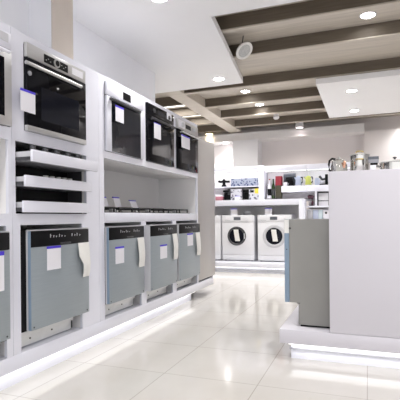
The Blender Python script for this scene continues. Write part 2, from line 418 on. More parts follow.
# black oven
o3 = oven_root('all black glass built-in oven, middle of the three above the hobs', 3.61)
W = 0.587
B(0.01, W - 0.01, 0, 0.46, 0.006, H2 - 0.006).build('body', M['dark'], o3)
cp = B(0, W, -0.02, -0.001, 0.437, H2, bev=0.002).build('control_panel', M['glass_black'], o3)
MB().cyl((0.13, -0.032, 0.487), 0.02, 0.013, 'y').cyl((0.46, -0.032, 0.487), 0.02, 0.013, 'y').build('knob', M['dark'], cp)
B(0.22, 0.37, -0.021, -0.0195, 0.465, 0.51).build('display', M['glass_blue'], cp)
dr = B(0, W, -0.022, -0.001, 0, 0.433, bev=0.002).build('door', M['glass_black'], o3)
B(0.09, W - 0.09, -0.0232, -0.0215, 0.07, 0.34).build('window', M['glass_blue'], dr)
hb = MB().box(0.03, W - 0.03, -0.058, -0.044, 0.388, 0.408, bev=0.004)
for x in (0.06, W - 0.07): hb.box(x, x + 0.014, -0.045, -0.0215, 0.39, 0.406)
hb.build('handle', M['dark'], dr)
price_tag('white price tag hanging on the all black oven door', (XF + 0.0595, 3.735, 1.868), 0.14, 0.145, head=0.03)
B(4.03, 4.13, -0.0265, -0.0205, 1.975, 2.042).build('tmp', M['tagw'])
s = bpy.data.objects['tmp']; s.name = 'sticker'; s.location = (XF, 0, 0); s.rotation_euler = (0, 0, EAST)
s.parent = None; tag(s, 'small white sticker on the control panel of the all black oven', 'sticker')
# silver oven
o4 = oven_root('silver panel built-in oven with black door, farthest of the three above the hobs', 4.298)
W = 0.598
B(0.01, W - 0.01, 0, 0.46, 0.006, H2 - 0.006).build('body', M['dark'], o4)
cp = B(0, W, -0.02, -0.001, 0.43, H2, bev=0.002).build('control_panel', M['oven_grey'], o4)
for x in (0.12, 0.46): MB().cyl((x, -0.04, 0.484), 0.024, 0.021, 'y', bev=0.003).build('knob', M['lgrey'], cp)
B(0.22, 0.37, -0.0215, -0.0195, 0.462, 0.508).build('display', M['black'], cp)
B(0.02, 0.2, -0.0212, -0.0198, 0.445, 0.53).build('sticker', M['tagw'], cp)
dr = B(0, W, -0.022, -0.001, 0, 0.426, bev=0.002).build('door', M['glass_black'], o4)
B(0.09, W - 0.09, -0.0232, -0.0215, 0.07, 0.34).build('window', M['glass_blue'], dr)
hb = MB().tube([(0.03, -0.055, 0.395), (W - 0.03, -0.055, 0.395)], 0.009, 12)
for x in (0.06, W - 0.06): hb.tube([(x, -0.02, 0.395), (x, -0.055, 0.395)], 0.007, 10)
hb.build('handle', M['steel'], dr)
price_tag('white price tag with blue top on the silver panel oven', (XF + 0.0652, 4.41, 1.865), 0.23, 0.137)

# ------------------------------------------------------------------ dishwashers
def make_dishwasher(label, y0, proud, W, h0, h1):
    t = thing('dishwasher', label, 'dishwasher', (XF, y0, ZB), EAST)
    a, e = h0 - y0 + 0.006, h1 - y0 - 0.006
    B(a, e, -0.001, 0.48, 0.115, 0.705, bev=0.003).build('tub', M['black'], t)
    d = B(0.006, W, -proud, -0.0015, 0.118, 0.612, bev=0.002).build('door', M['steel_door'], t)
    B(0.0, 0.0055, -proud * 0.42, -0.0015, 0.12, 0.71).build('door_rim', M['lgrey'], d)
    B(0.0, 0.0055, -proud + 0.002, -proud * 0.43, 0.12, 0.71).build('protective_film' if proud < 0.05 else 'edge_strip', M['film'] if proud < 0.05 else M['lgrey'], d)
    for x in (0.025, W - 0.025): MB().cyl((x, -proud - 0.002, 0.135), 0.005, 0.003, 'y', 12).build('screw', M['dark'], d)
    c = B(0.006, W, -proud, -0.0015, 0.613, 0.71, bev=0.002).build('control_panel', M['black'], t)
    B(0.0, W, -proud + 0.004, -0.0015, 0.711, 0.718).build('top_strip', M['lgrey'], c)
    for grp in (((0.175, 0.022), (0.205, 0.014), (0.23, 0.01), (0.26, 0.02), (0.285, 0.012), (0.315, 0.008)), ((0.39, 0.02), (0.42, 0.012), (0.445, 0.02), (0.475, 0.01))):
        mk = MB()
        for x, h in grp:
            mk.box(x, x + 0.005, -proud - 0.0012, -proud + 0.001, 0.665, 0.665 + h)
            mk.box(x + 0.004, x + 0.012, -proud - 0.0012, -proud + 0.001, 0.665 + h * 0.6, 0.667 + h * 0.6)
        mk.build('symbols', M['lgrey'], c)
    B(0.27, 0.38, -proud - 0.003, -proud + 0.004, 0.617, 0.630, bev=0.002).build('grip', M['dark'], c)
    b = B(a + 0.004, e - 0.06, 0.05, 0.40, 0.012, 0.108, bev=0.003).build('base_tray', M['base_steel'], t)
    B(a + 0.004, e - 0.06, 0.03, 0.0495, 0.075, 0.108, bev=0.003).build('lip', M['base_steel'], b)
    for x, zz in ((a + 0.12, 0.05), (a + 0.32, 0.055)): MB().cyl((x, 0.047, zz), 0.006, 0.004, 'y', 12).build('screw', M['dark'], b)
    for x in (a + 0.03, e - 0.03):
        for y in (0.09, 0.42): MB().cyl((x, y, 0), 0.016, 0.114).build('foot', M['dark'], t)
    B(e - 0.056, e - 0.02, 0.07, 0.1, 0.01, 0.1).build('hinge', M['dark'], t)
    return t
dws = [(2.078, 0.035, 0.583, 'steel dishwasher under the three pulled out white drawers', 2.036, 2.63),
       (2.922, 0.035, 0.575, 'steel dishwasher under the hob niche, nearest of its row of three', 2.918, 3.508),
       (3.565, 0.06, 0.598, 'steel dishwasher under the hob niche, middle one of its row of three', 3.6, 4.19),
       (4.215, 0.06, 0.615, 'steel dishwasher under the hob niche, farthest of its row of three', 4.28, 4.895),
       (1.335, 0.035, 0.583, 'partly seen steel dishwasher at the left edge under the empty niche', 1.32, 1.928)]
for y0, pr, W, lb, h0, h1 in dws: make_dishwasher(lb, y0, pr, W, h0, h1)
for y, x, zt, w, h, lb in ((2.285, 0.0375, 0.81, 0.13, 0.148, 'white price tag with blue top on the dishwasher under the drawers'),
    (3.078, 0.0375, 0.754, 0.13, 0.135, 'white price tag with blue top on the nearest dishwasher under the hobs'),
    (3.84, 0.0625, 0.723, 0.15, 0.132, 'white price tag with blue top on the middle dishwasher under the hobs'),
    (4.52, 0.0625, 0.805, 0.16, 0.135, 'white price tag with blue top on the farthest dishwasher under the hobs'),
    (1.815, 0.0375, 0.808, 0.115, 0.215, 'white price tag on the dishwasher at the left edge of the photo')):
    price_tag(lb, (XF + x, y, zt), w, h)
def leaflet(label, y, x, ztop, w, h, seed):
    rnd = random.Random(seed)
    rows = []
    for i in range(9):
        f = i / 8
        zz = -h * f
        l = 0.0 + (0.35 * w * max(0, 1 - abs(f - 0.62) * 4) if seed == 1 else 0.1 * w * f)
        l2 = w * (1 - 0.02 * f)
        if seed == 1 and f > 0.5: l, l2 = w * 0.35, w * (1.02 - 0.12 * (f - 0.5))
        bow = -0.012 * math.sin(f * PI * 0.9) - 0.006 * f * rnd.random()
        rows.append([(l + (l2 - l) * k / 4, bow - 0.004 * math.sin(k * 1.3), zz) for k in range(5)])
    o = MB().sheet(rows, 0.0015).build('leaflet', M['paper'])
    o.location = (XF + x, y, ztop); o.rotation_euler = (0, 0, EAST)
    tag(o, label, 'leaflet')
leaflet('crumpled cream leaflet hanging on the dishwasher under the drawers', 2.528, 0.042, 0.815, 0.128, 0.24, 1)
leaflet('long cream leaflet on the right edge of the nearest dishwasher under the hobs', 3.36, 0.042, 0.811, 0.125, 0.255, 2)
leaflet('long cream leaflet on the right edge of the middle dishwasher under the hobs', 4.035, 0.067, 0.82, 0.125, 0.26, 3)
leaflet('long cream leaflet on the right edge of the farthest dishwasher under the hobs', 4.67, 0.067, 0.808, 0.145, 0.26, 4)

# ------------------------------------------------------------------ gas hobs on the worktop
def make_hob(label, y0):
    t = thing('gas_hob', label, 'hob', (XF - 0.045, y0, 1.0285), EAST)
    W, D_ = 0.56, 0.42
    B(0, W, 0, D_, 0, 0.007, bev=0.002).build('hob_plate', M['black'], t)
    for x, y, r in ((0.13, 0.11, 0.035), (0.43, 0.11, 0.045), (0.13, 0.31, 0.045), (0.43, 0.31, 0.035)):
        MB().cyl((x, y, 0.007), r, 0.008, bev=0.002).cyl((x, y, 0.015), r * 0.72, 0.007, bev=0.002).build('burner', M['chrome'], t)
    for x in (0.13, 0.43):
        g = MB()
        for dx in (-0.115, 0.105): g.box(x + dx, x + dx + 0.01, 0.02, 0.40, 0.034, 0.046)
        for y in (0.02, 0.105, 0.2, 0.3, 0.39): g.box(x - 0.115, x + 0.115, y, y + 0.01, 0.035, 0.048)
        for dx in (-0.115, 0.105):
            for y in (0.02, 0.39): g.box(x + dx, x + dx + 0.01, y, y + 0.01, 0.0065, 0.034)
        g.build('pan_support', M['iron'], t)
    for i in range(4): MB().cyl((0.245 + 0.023 * i, 0.05 + 0.03 * (i % 2), 0.007), 0.010, 0.026, bev=0.002).build('knob', M['lgrey'], t)
    return t
h = make_hob('black gas hob nearest of the three in the open niche', 2.93)
dup(h, (XF - 0.045, 3.575, 1.0285), 'black gas hob in the middle of the open niche')
dup(h, (XF - 0.045, 4.22, 1.0285), 'black gas hob farthest of the three in the open niche')
def stand_tag(label, x, y, hgt=0.105, w=0.1):
    t = thing('price_stand', label, 'price tag', (x, y, 1.0770), EAST)
    MB().xprism([(0.0, 0.0), (0.002, 0.0), (0.032, hgt), (0.030, hgt)], -w / 2, w / 2).build('card', M['tagw'], t)
    MB().xprism([(0.0255, hgt * 0.9), (0.0325, hgt * 0.9), (0.0355, hgt + 0.001), (0.0285, hgt + 0.001)], -w / 2 - 0.001, w / 2 + 0.001).build('header_strip', M['tagb'], t)
    B(-w / 2, w / 2, 0.002, 0.05, 0, 0.002).build('foot', M['acrylic'], t)
stand_tag('blue topped price stand half hidden at the left end of the hob niche', -2.03, 3.145, 0.085, 0.09)
stand_tag('blue topped price stand, tallest looking one on the nearest hob', -2.03, 3.345, 0.09, 0.105)
stand_tag('blue topped price stand at the far side of the nearest hob', -2.03, 3.635, 0.07, 0.12)

# cups in the middle drawer
for i in range(5):
    o = MB().lathe([(0, 0), (0.014, 0), (0.017, 0.078), (0.0155, 0.078), (0.0125, 0.003), (0, 0.003)], seg=20).build('cup', M['paper'])
    o.location = (XF - 0.06, 2.33 + 0.062 * i, 1.222)
    tag(o, ['first', 'second', 'third', 'fourth', 'fifth'][i] + ' small pale cup from the left in the middle white drawer', 'cup', 'small cups in the middle drawer')
    o.location.z = 1.1865
# dark cutlery tray in the top drawer
tr = thing('cutlery_tray', 'dark divided tray lying in the topmost white drawer', 'tray', (XF, 2.05, 1.328), EAST)
B(0, 0.57, -0.09, 0.12, 0, 0.004).build('tray_base', M['black'], tr)
g = MB()
for x in (0, 0.11, 0.22, 0.33, 0.44, 0.56): g.box(x, x + 0.008, -0.09, 0.12, 0.004, 0.05)
g.build('tray_divider', M['dark'], tr)
for i, x in enumerate((0.06, 0.17, 0.28, 0.39, 0.5)):
    o = MB().lathe([(0, 0), (0.016, 0), (0.018, 0.088), (0.016, 0.088), (0.014, 0.004), (0, 0.004)], seg=20).build('glass_tumbler', M['smoke'])
    o.location = (XF + 0.03, 2.05 + x, 1.3325)
    tag(o, ['first', 'second', 'third', 'fourth', 'fifth'][i] + ' smoky dark tumbler from the left in the topmost white drawer', 'tumbler', 'tumblers in the top drawer')

# ------------------------------------------------------------------ the island on the right
isl = thing('island_counter', 'big plain white counter block at the right side of the photo', 'counter', (-0.24, 3.03, 0))
B(0, 1.6, 0, 0.09, 0.212, 1.279, bev=0.003).build('end_panel', M['island'], isl)
B(0.02, 1.6, 0.09, 2.6, 1.24, 1.279, bev=0.002).build('counter_top', M['island'], isl)
B(0.62, 0.65, 0.09, 2.5, 0.212, 1.24).build('centre_panel', M['white_in'], isl)
for y in (0.745, 1.4, 2.0, 2.5): B(0.03, 1.6 if y > 2.4 else 0.62, y, y + 0.05, 0.212, 1.24).build('partition', M['white_in'], isl)
ib = thing('island_platform', 'low white platform with light strip under the right counter block', 'platform', (-0.575, 3.03, 0))
B(0, 1.94, 0, 2.65, 0.115, 0.21, bev=0.003).build('deck', M['island'], ib)
B(0.07, 1.94, 0.06, 0.075, 0.0, 0.115).build('toe_kick', M['white'], ib)
B(0.07, 0.085, 0.075, 2.6, 0.0, 0.115).build('side_kick', M['white'], ib)
B(0.06, 1.94, 0.046, 0.056, 0.066, 0.076).build('trim_rail', M['grey'], ib)
B(0.06, 1.94, 0.01, 0.058, 0.108, 0.1145).build('light_strip', M['led'], ib)
area('strip_light', (1.0, 0.022, 0.1), 1.85, 0.6, (1, 1, 0.97), (0.9, 0, 0), ib, sy=0.02, spread=2.4)
# grey dishwasher seen from the side, door towards the left
dw = thing('dishwasher', 'grey dishwasher seen from its side, standing against the right white block', 'dishwasher', (-0.558, 3.75, 0.21), -PI / 2)
DW = 0.6     # local x runs from far to near, y into the block
MB().xprism([(0.036, 0.165), (0.1, 0.165), (0.1, 0.012), (0.58, 0.012), (0.58, 0.752), (0.036, 0.752)], 0, DW).build('cabinet_body', M['galv'], dw)
B(0.01, DW - 0.004, 0.097, 0.1, 0.012, 0.16).build('kick_plate', M['dark'], dw)
d = B(0, DW - 0.003, 0.0, 0.035, 0.165, 0.755, bev=0.003).build('door', M['steel_door'], dw)
B(0.0, DW, 0.002, 0.034, 0.1655, 0.655).build('protective_film', M['film'], d)
B(0.0, DW, 0.002, 0.034, 0.656, 0.752).build('panel_edge', M['paper'], d)
MB().cyl((DW - 0.001, 0.042, 0.69), 0.008, 0.004, 'x', 14).build('screw', M['dark'], dw)
MB().cyl((DW - 0.001, 0.018, 0.54), 0.004, 0.003, 'x', 12).build('screw', M['dark'], dw)
B(DW - 0.03, DW + 0.001, 0.085, 0.108, 0.16, 0.1645).build('hinge', M['dark'], dw)
B(0.01, DW, 0.11, 0.57, 0.0, 0.0115).build('foot_rail', M['black'], dw)

# pots on the island
def mug_handle(pts, r): return MB().tube(pts, r, 10)
pk = thing('kettle', 'shiny steel kettle with black curved handle, leftmost on the white block', 'kettle', (-0.197, 3.45, 1.28))
MB().lathe([(0, 0), (0.056, 0), (0.062, 0.01), (0.058, 0.08), (0.046, 0.115), (0.02, 0.128), (0, 0.130)]).build('kettle_body', M['chrome'], pk)
MB().tube([(-0.05, 0, 0.03), (-0.07, 0, 0.05), (-0.073, 0, 0.09), (-0.068, 0, 0.12), (-0.05, 0, 0.135), (-0.025, 0, 0.13)], 0.008).build('handle', M['black'], pk)
MB().cyl((0, 0, 0.128), 0.01, 0.015, bev=0.003).build('lid_knob', M['steel'], pk)
MB().tube([(0.03, -0.03, 0.05), (0.04, -0.05, 0.08), (0.044, -0.06, 0.105)], 0.011).build('spout', M['copper'], pk)
sp = thing('stockpot', 'tall steel stockpot with ring knob lid on the white block', 'pot', (-0.052, 3.5, 1.28))
MB().lathe([(0, 0), (0.066, 0), (0.069, 0.005), (0.069, 0.15), (0.072, 0.153), (0.066, 0.153), (0.064, 0.01), (0, 0.01)]).build('pot_body', M['chrome'], sp)
lid = MB().lathe([(0.0725, 0.1535), (0.0725, 0.158), (0.04, 0.166), (0.0, 0.169), (0, 0.163), (0.0725, 0.1535)]).build('lid', M['steel'], sp)
R_ = [(-0.03 + 0.026 * math.cos(a), 0, 0.176 + 0.012 * math.sin(a)) for a in [PI * k / 8 for k in range(0, 9)]]
MB().tube([(x + 0.03, y, zz) for x, y, zz in R_], 0.005).build('lid_knob', M['brass'], lid)
for s_ in (-1, 1):
    MB().tube([(-0.025, s_ * 0.068, 0.115), (-0.022, s_ * 0.088, 0.118), (0, s_ * 0.092, 0.118), (0.022, s_ * 0.088, 0.118), (0.025, s_ * 0.068, 0.115)], 0.005).build('handle', M['brass'], sp)
cs = thing('casserole', 'low wide steel casserole with small knob at the right photo edge', 'pot', (0.185, 3.45, 1.28))
MB().lathe([(0, 0), (0.098, 0), (0.102, 0.006), (0.102, 0.078), (0.106, 0.081), (0.098, 0.081), (0.096, 0.01), (0, 0.01)]).build('pot_body', M['chrome'], cs)
lid = MB().lathe([(0.106, 0.0815), (0.105, 0.086), (0.06, 0.099), (0, 0.104), (0, 0.098), (0.106, 0.0815)]).build('lid', M['steel'], cs)
MB().lathe([(0, 0.103), (0.006, 0.103), (0.006, 0.112), (0.014, 0.117), (0.012, 0.124), (0, 0.126)]).build('lid_knob', M['dark'], lid)
for s_ in (-1, 1):
    MB().tube([(s_ * 0.1, -0.03, 0.06), (s_ * 0.122, -0.026, 0.063), (s_ * 0.127, 0, 0.064), (s_ * 0.122, 0.026, 0.063), (s_ * 0.1, 0.03, 0.06)], 0.005).build('handle', M['chrome'], cs)
st = thing('tag_stand', 'small white tag stand with slate blue card between the two pots', 'tag stand', (0.04, 3.36, 1.28))
B(-0.022, 0.018, -0.015, 0.015, 0, 0.062, bev=0.002).build('block', M['tagw'], st)
B(-0.02, 0.03, -0.006, 0.006, 0.0625, 0.078).build('clip', M['black'], st)
B(-0.033, 0.036, -0.004, 0.004, 0.0785, 0.125).build('card', M['grey'], st)
B(-0.034, 0.037, -0.005, 0.005, 0.104, 0.122).build('header_strip', M['slate'], st)

# ------------------------------------------------------------------ washing machines and the back shelving
wp = thing('washer_platform', 'long low white platform carrying the washing machines at the back', 'platform', (-3.3, 7.47, 0))
B(0, 2.28, 0, 0.825, 0.1, 0.18, bev=0.003).build('deck', M['white'], wp)
B(0, 2.28, 0.08, 0.095, 0, 0.1).build('toe_kick', M['white'], wp)
B(0, 2.28, 0.055, 0.066, 0.052, 0.062).build('trim_rail', M['grey'], wp)
B(0, 2.28, 0.02, 0.045, 0.09, 0.0995).build('light_strip', M['led'], wp)
area('strip_light', (1.14, 0.032, 0.087), 2.2, 0.5, (1, 1, 0.97), (0.9, 0, 0), wp, sy=0.02)

def make_washer(label, x0, ring, big):
    t = thing('washing_machine', label, 'washing machine', (x0, 7.75, 0.18))
    W, H_ = 0.6, 0.835
    bd = B(0, W, 0.012, 0.46, 0.014, H_, bev=0.006).build('housing', M['washw'], t)
    B(0.002, W - 0.002, 0.0, 0.0118, 0.115, 0.705, bev=0.003).build('front_panel', M['washw'], t)
    B(0.002, W - 0.002, 0.0, 0.0118, 0.018, 0.11, bev=0.003).build('kick_panel', M['washw'], t)
    c = B(0.002, W - 0.002, -0.004, 0.0118, 0.709, H_ - 0.004, bev=0.003).build('control_panel', M['washw'], t)
    B(0.225, 0.355, -0.0055, -0.003, 0.745, 0.80).build('display', M['slate'], c)
    dd = B(0.03, 0.2, -0.008, -0.0035, 0.722, 0.815, bev=0.003).build('detergent_drawer', M['washw'], c)
    B(0.06, 0.16, -0.0095, -0.0075, 0.73, 0.742).build('grip', M['lgrey'], dd)
    MB().cyl((0.46, -0.024, 0.77), 0.032, 0.021, 'y', bev=0.004).build('knob', M['washw'], c)
    R1 = 0.205 if big else 0.172
    R2 = 0.148 if big else 0.135
    cz = 0.455
    dr = MB().lathe([(R2, 0.0), (R1, 0.0), (R1, -0.014), (R1 - 0.012, -0.028), (R2 + 0.01, -0.030), (R2, -0.022), (R2, 0.0)], (0.28 if not big else 0.30, -0.0005, cz), 'y', 56).build('door', ring, t)
    cx = 0.28 if not big else 0.30
    MB().lathe([(0, -0.004), (R2 - 0.002, -0.004), (R2 - 0.002, -0.018), (R2 * 0.7, -0.004 - 0.02), (0, -0.03)], (cx, 0.0, cz), 'y', 48).build('porthole', M['glass_blue'], dr)
    B(cx + R2 + 0.006, cx + R2 + 0.024, -0.036, -0.028, cz - 0.05, cz + 0.05, bev=0.003).build('handle', M['lgrey'], dr)
    lf = MB().sheet([[(cx - 0.05 + 0.03 * i / 5 + 0.09 * j / 3, -0.0375 - 0.004 * math.sin(i), cz + 0.12 - 0.21 * i / 5) for j in range(4)] for i in range(6)], 0.0015).build('leaflet', M['paper'], dr)
    lf['label'] = 'cream leaflet on the porthole'
    for x in (0.05, W - 0.05):
        for y in (0.06, 0.42): MB().cyl((x, y, 0), 0.02, 0.0145).build('foot', M['dark'], t)
    return t
make_washer('white washing machine mostly hidden behind the tall grey unit', -3.145, M['lgrey'], False)
make_washer('white washing machine with dark ringed porthole beside the tall grey unit', -2.514, M['dark'], False)
make_washer('white washing machine with wide pale porthole ring behind the grey dishwasher', -1.846, M['lgrey'], True)
price_tag('white blue topped card standing on the dark ringed washing machine', (-2.29, 7.775, 1.135), 0.125, 0.12, 0)
price_tag('white blue topped card standing on the pale ringed washing machine', (-1.655, 7.775, 1.135), 0.125, 0.12, 0)
gl = thing('tag_holder', 'small grey holder standing on the dark ringed washing machine top', 'tag holder', (-2.06, 7.83, 1.0155))
B(-0.07, 0.07, 0, 0.03, 0, 0.045, bev=0.004).build('block', M['grey'], gl)
B(-0.05, 0.05, 0.012, 0.018, 0.045, 0.07).build('plate', M['lgrey'], gl)

# counter over the washers
ct = thing('display_counter', 'long white counter bridging over the washing machines at the back', 'counter', (-3.3, 7.72, 0.18))
B(0, 2.19, 0, 0.33, 1.005, 1.11, bev=0.003).build('counter_top', M['white'], ct)
B(2.19, 2.28, 0, 0.33, 0.0, 1.11, bev=0.003).build('end_post', M['white'], ct)
B(0, 0.09, 0, 0.33, 0.0, 1.003).build('left_post', M['white'], ct)
B(0, 2.19, 0.55, 0.57, 0.0, 1.1).build('back_panel', M['bulk'], ct)
B(0, 2.28, 0.3305, 0.64, 1.08, 1.11).build('rear_shelf', M['white'], ct)
# shelving behind
Y0, Y1 = 8.05, 8.36
su = thing('shelf_unit', 'white lit display shelving with cartons, bottles and kettles above the washing machines', 'shelf unit', (0, 0, 0))
B(-3.3, -1.022, Y1, Y1 + 0.03, 1.292, 1.93).build('back_panel', M['grey_wall'], su)
B(-1.895, -1.785, Y0 + 0.002, Y1, 1.292, 1.935, bev=0.003).build('post', M['white'], su)
B(-3.3, -1.896, Y0 + 0.002, Y1, 1.865, 1.93, bev=0.002).build('shelf', M['white'], su)
B(-1.784, -1.022, Y0 + 0.002, Y1, 1.825, 1.915, bev=0.002).build('shelf', M['white'], su)
B(-3.3, -1.896, Y0 + 0.04, Y1, 1.548, 1.565).build('shelf', M['white'], su)
B(-1.47, -1.022, Y0 + 0.002, Y1, 1.425, 1.535, bev=0.002).build('shelf', M['white'], su)
B(-3.25, -1.92, Y0 + 0.06, Y0 + 0.09, 1.852, 1.8645).build('light_strip', M['led'], su)
B(-1.77, -1.03, Y0 + 0.06, Y0 + 0.09, 1.812, 1.8245).build('light_strip', M['led'], su)
area('shelf_light', (-2.58, Y0 + 0.1, 1.85), 1.3, 2, (1, 1, 0.98), (0.5, 0, 0), su, sy=0.03)
area('shelf_light', (-1.4, Y0 + 0.1, 1.81), 0.7, 0.8, (0.92, 0.96, 1), (0.5, 0, 0), su, sy=0.03)
s2 = thing('shelf_unit', 'white standing shelf unit right of the counter post, behind the grey dishwasher', 'shelf unit', (0, 0, 0))
B(-1.018, -0.2, Y1, Y1 + 0.03, 0.0, 1.93).build('back_panel', M['grey_wall'], s2)
B(-1.018, -0.2, Y0, Y1, 0.0, 0.93).build('shelf_base', M['white'], s2)
B(-1.018, -0.2, Y0, Y1, 1.14, 1.17).build('shelf', M['white'], s2)
B(-1.018, -0.2, Y0 + 0.002, Y1, 1.425, 1.535, bev=0.002).build('shelf', M['white'], s2)
B(-1.018, -0.2, Y0 + 0.002, Y1, 1.825, 1.915, bev=0.002).build('shelf', M['white'], s2)
B(-0.87, -0.84, Y0, Y1, 1.172, 1.424).build('post', M['white'], s2)
B(-0.22, -0.2, Y0, Y1, 0.93, 1.14).build('side_panel', M['white'], s2)
B(-0.22, -0.2, Y0, Y1, 1.17, 1.425).build('side_panel', M['white'], s2)
B(-0.22, -0.2, Y0, Y1, 1.535, 1.825).build('side_panel', M['white'], s2)
B(-1.01, -0.25, Y0 + 0.06, Y0 + 0.09, 1.812, 1.8245).build('light_strip', M['led'], s2)
area('shelf_light', (-0.63, Y0 + 0.1, 1.81), 0.7, 0.8, (0.92, 0.96, 1), (0.5, 0, 0), s2, sy=0.03)

def prod(name, label, cat, x, y, zb, group=None): return thing(name, label, cat, (x, y, zb), 0, group)
ZC = 1.2905      # counter top surface
YS = Y0 + 0.05
# --- left bay, upper shelf
p = prod('meat_grinder', 'black appliance with sideways arms on the upper left shelf', 'appliance', -2.60, YS + 0.06, 1.5655)
MB().lathe([(0, 0), (0.05, 0), (0.045, 0.03), (0.028, 0.05), (0.03, 0.1), (0.035, 0.12), (0.02, 0.15), (0, 0.15)], seg=24).build('base', M['black'], p)
MB().tube([(-0.11, 0, 0.115), (-0.06, 0, 0.1), (0, 0, 0.11), (0.06, 0, 0.1), (0.115, 0, 0.1)], 0.022).build('arm', M['black'], p)
for x, lb in ((-2.33, 'left of the two blue and white patterned cartons under the lit shelf'), (-2.065, 'right of the two blue and white patterned cartons under the lit shelf')):
    p = prod('carton', lb, 'carton', x, YS + 0.05, 1.5655)
    B(-0.128, 0.128, 0, 0.16, 0, 0.155, bev=0.002).build('box', M['boxprint'], p)
    B(-0.129, 0.129, -0.001, 0.161, 0.148, 0.1565).build('lid', M['tagw'], p)
# --- left bay, counter
p = prod('carton', 'rose coloured low carton beside the black coffee machine on the counter', 'carton', -2.682, YS, ZC)
B(-0.07, 0.07, 0, 0.15, 0, 0.115, bev=0.002).build('box', M['pink'], p)
B(-0.071, 0.071, -0.001, 0.151, 0.09, 0.117).build('lid', M['tagw'], p)
p = prod('coffee_machine', 'black coffee machine with side tank at the left of the counter', 'coffee machine', -2.54, YS, ZC)
B(-0.065, 0.055, 0.0, 0.18, 0, 0.025, bev=0.004).build('drip_tray', M['dark'], p)
B(-0.065, 0.055, 0.08, 0.18, 0.025, 0.17, bev=0.006).build('body', M['black'], p)
B(-0.065, 0.055, 0.0, 0.18, 0.17, 0.21, bev=0.01).build('head', M['black'], p)
MB().cyl((0.045, 0.05, 0.12), 0.028, 0.115, bev=0.004).build('tank', M['dark'], p)
MB().cyl((-0.03, 0.1, 0.205), 0.025, 0.025, bev=0.004).build('hopper', M['lgrey'], p)
p = prod('carton', 'grey and white patterned carton in the middle of the left counter bay', 'carton', -2.33, YS + 0.02, ZC)
B(-0.125, 0.095, 0, 0.16, 0, 0.22, bev=0.002).build('box', M['boxprint_grey'], p)
B(-0.126, 0.096, -0.001, 0.161, 0.205, 0.223).build('lid', M['tagw'], p)
price_tag('plain white card standing in front of the patterned carton on the counter', (-2.31, YS - 0.02, ZC + 0.09), 0.085, 0.09, 0)
p = prod('coffee_machine', 'slim black coffee machine right of the patterned carton on the counter', 'coffee machine', -2.155, YS, ZC)
B(-0.05, 0.05, 0, 0.2, 0, 0.02, bev=0.004).build('drip_tray', M['dark'], p)
B(-0.05, 0.05, 0.07, 0.2, 0.02, 0.16, bev=0.006).build('body', M['black'], p)
B(-0.05, 0.05, 0, 0.2, 0.16, 0.205, bev=0.008).build('head', M['black'], p)
p = prod('carton', 'pale carton with a yellow corner right of the slim black machine', 'carton', -2.0, YS + 0.02, ZC)
B(-0.095, 0.085, 0, 0.15, 0, 0.225, bev=0.002).build('box', M['boxprint_grey'], p)
B(0.02, 0.087, -0.002, 0.1, 0.13, 0.227).build('yellow_corner', M['yellow'], p)
B(-0.07, 0.0, -0.0015, 0.05, 0.15, 0.195).build('window', M['black'], p)
# --- right bay, counter
p = prod('display_tray', 'flat black tray under the bottles on the right of the counter', 'tray', -1.625, YS - 0.02, ZC)
B(-0.155, 0.15, 0, 0.2, 0, 0.018, bev=0.004).build('tray_base', M['black'], p)
B(-0.155, 0.15, 0, 0.006, 0.018, 0.028).build('rim', M['dark'], p)
p = prod('blender', 'white blender with clear tall jar left of the bottles', 'blender', -1.735, YS + 0.12, ZC + 0.0185)
MB().lathe([(0, 0), (0.045, 0), (0.04, 0.09), (0.03, 0.1), (0, 0.1)], seg=28).build('base', M['tagw'], p)
MB().lathe([(0.028, 0.1), (0.042, 0.26), (0.044, 0.27), (0, 0.27)], seg=28).build('jar', M['lgrey'], p)
MB().cyl((0, 0, 0.27), 0.03, 0.02).build('lid', M['tagw'], p)
def bottle(label, x, m, capm, bandm, h, r, y=0.05):
    p = prod('bottle', label, 'bottle', x, YS + y, ZC + 0.0185)
    MB().lathe([(0, 0), (r, 0), (r, h * 0.62), (r * 0.42, h * 0.78), (r * 0.38, h * 0.96), (0, h * 0.96)], seg=24).build('glass', m, p)
    MB().cyl((0, 0, h * 0.955), r * 0.42, h * 0.05).build('cap', capm, p)
    MB().lathe([(r + 0.0008, h * 0.18), (r + 0.0008, h * 0.5)], seg=24).build('band', bandm, p)
bottle('white bottle with dark waist beside the clear blender', -1.70, M['tagw'], M['red'], M['black'], 0.37, 0.033, 0.02)
bottle('dark green bottle between the white bottle and the red box', -1.63, M['green'], M['black'], M['dark'], 0.37, 0.034, 0.03)
p = prod('carton', 'tall olive carton with dark red top beside the bottles', 'carton', -1.535, YS + 0.02, ZC + 0.0185)
B(-0.052, 0.052, 0, 0.12, 0, 0.25, bev=0.002).build('box', M['olive'], p)
B(-0.054, 0.054, -0.002, 0.122, 0.251, 0.42, bev=0.002).build('red_top', M['red'], p)
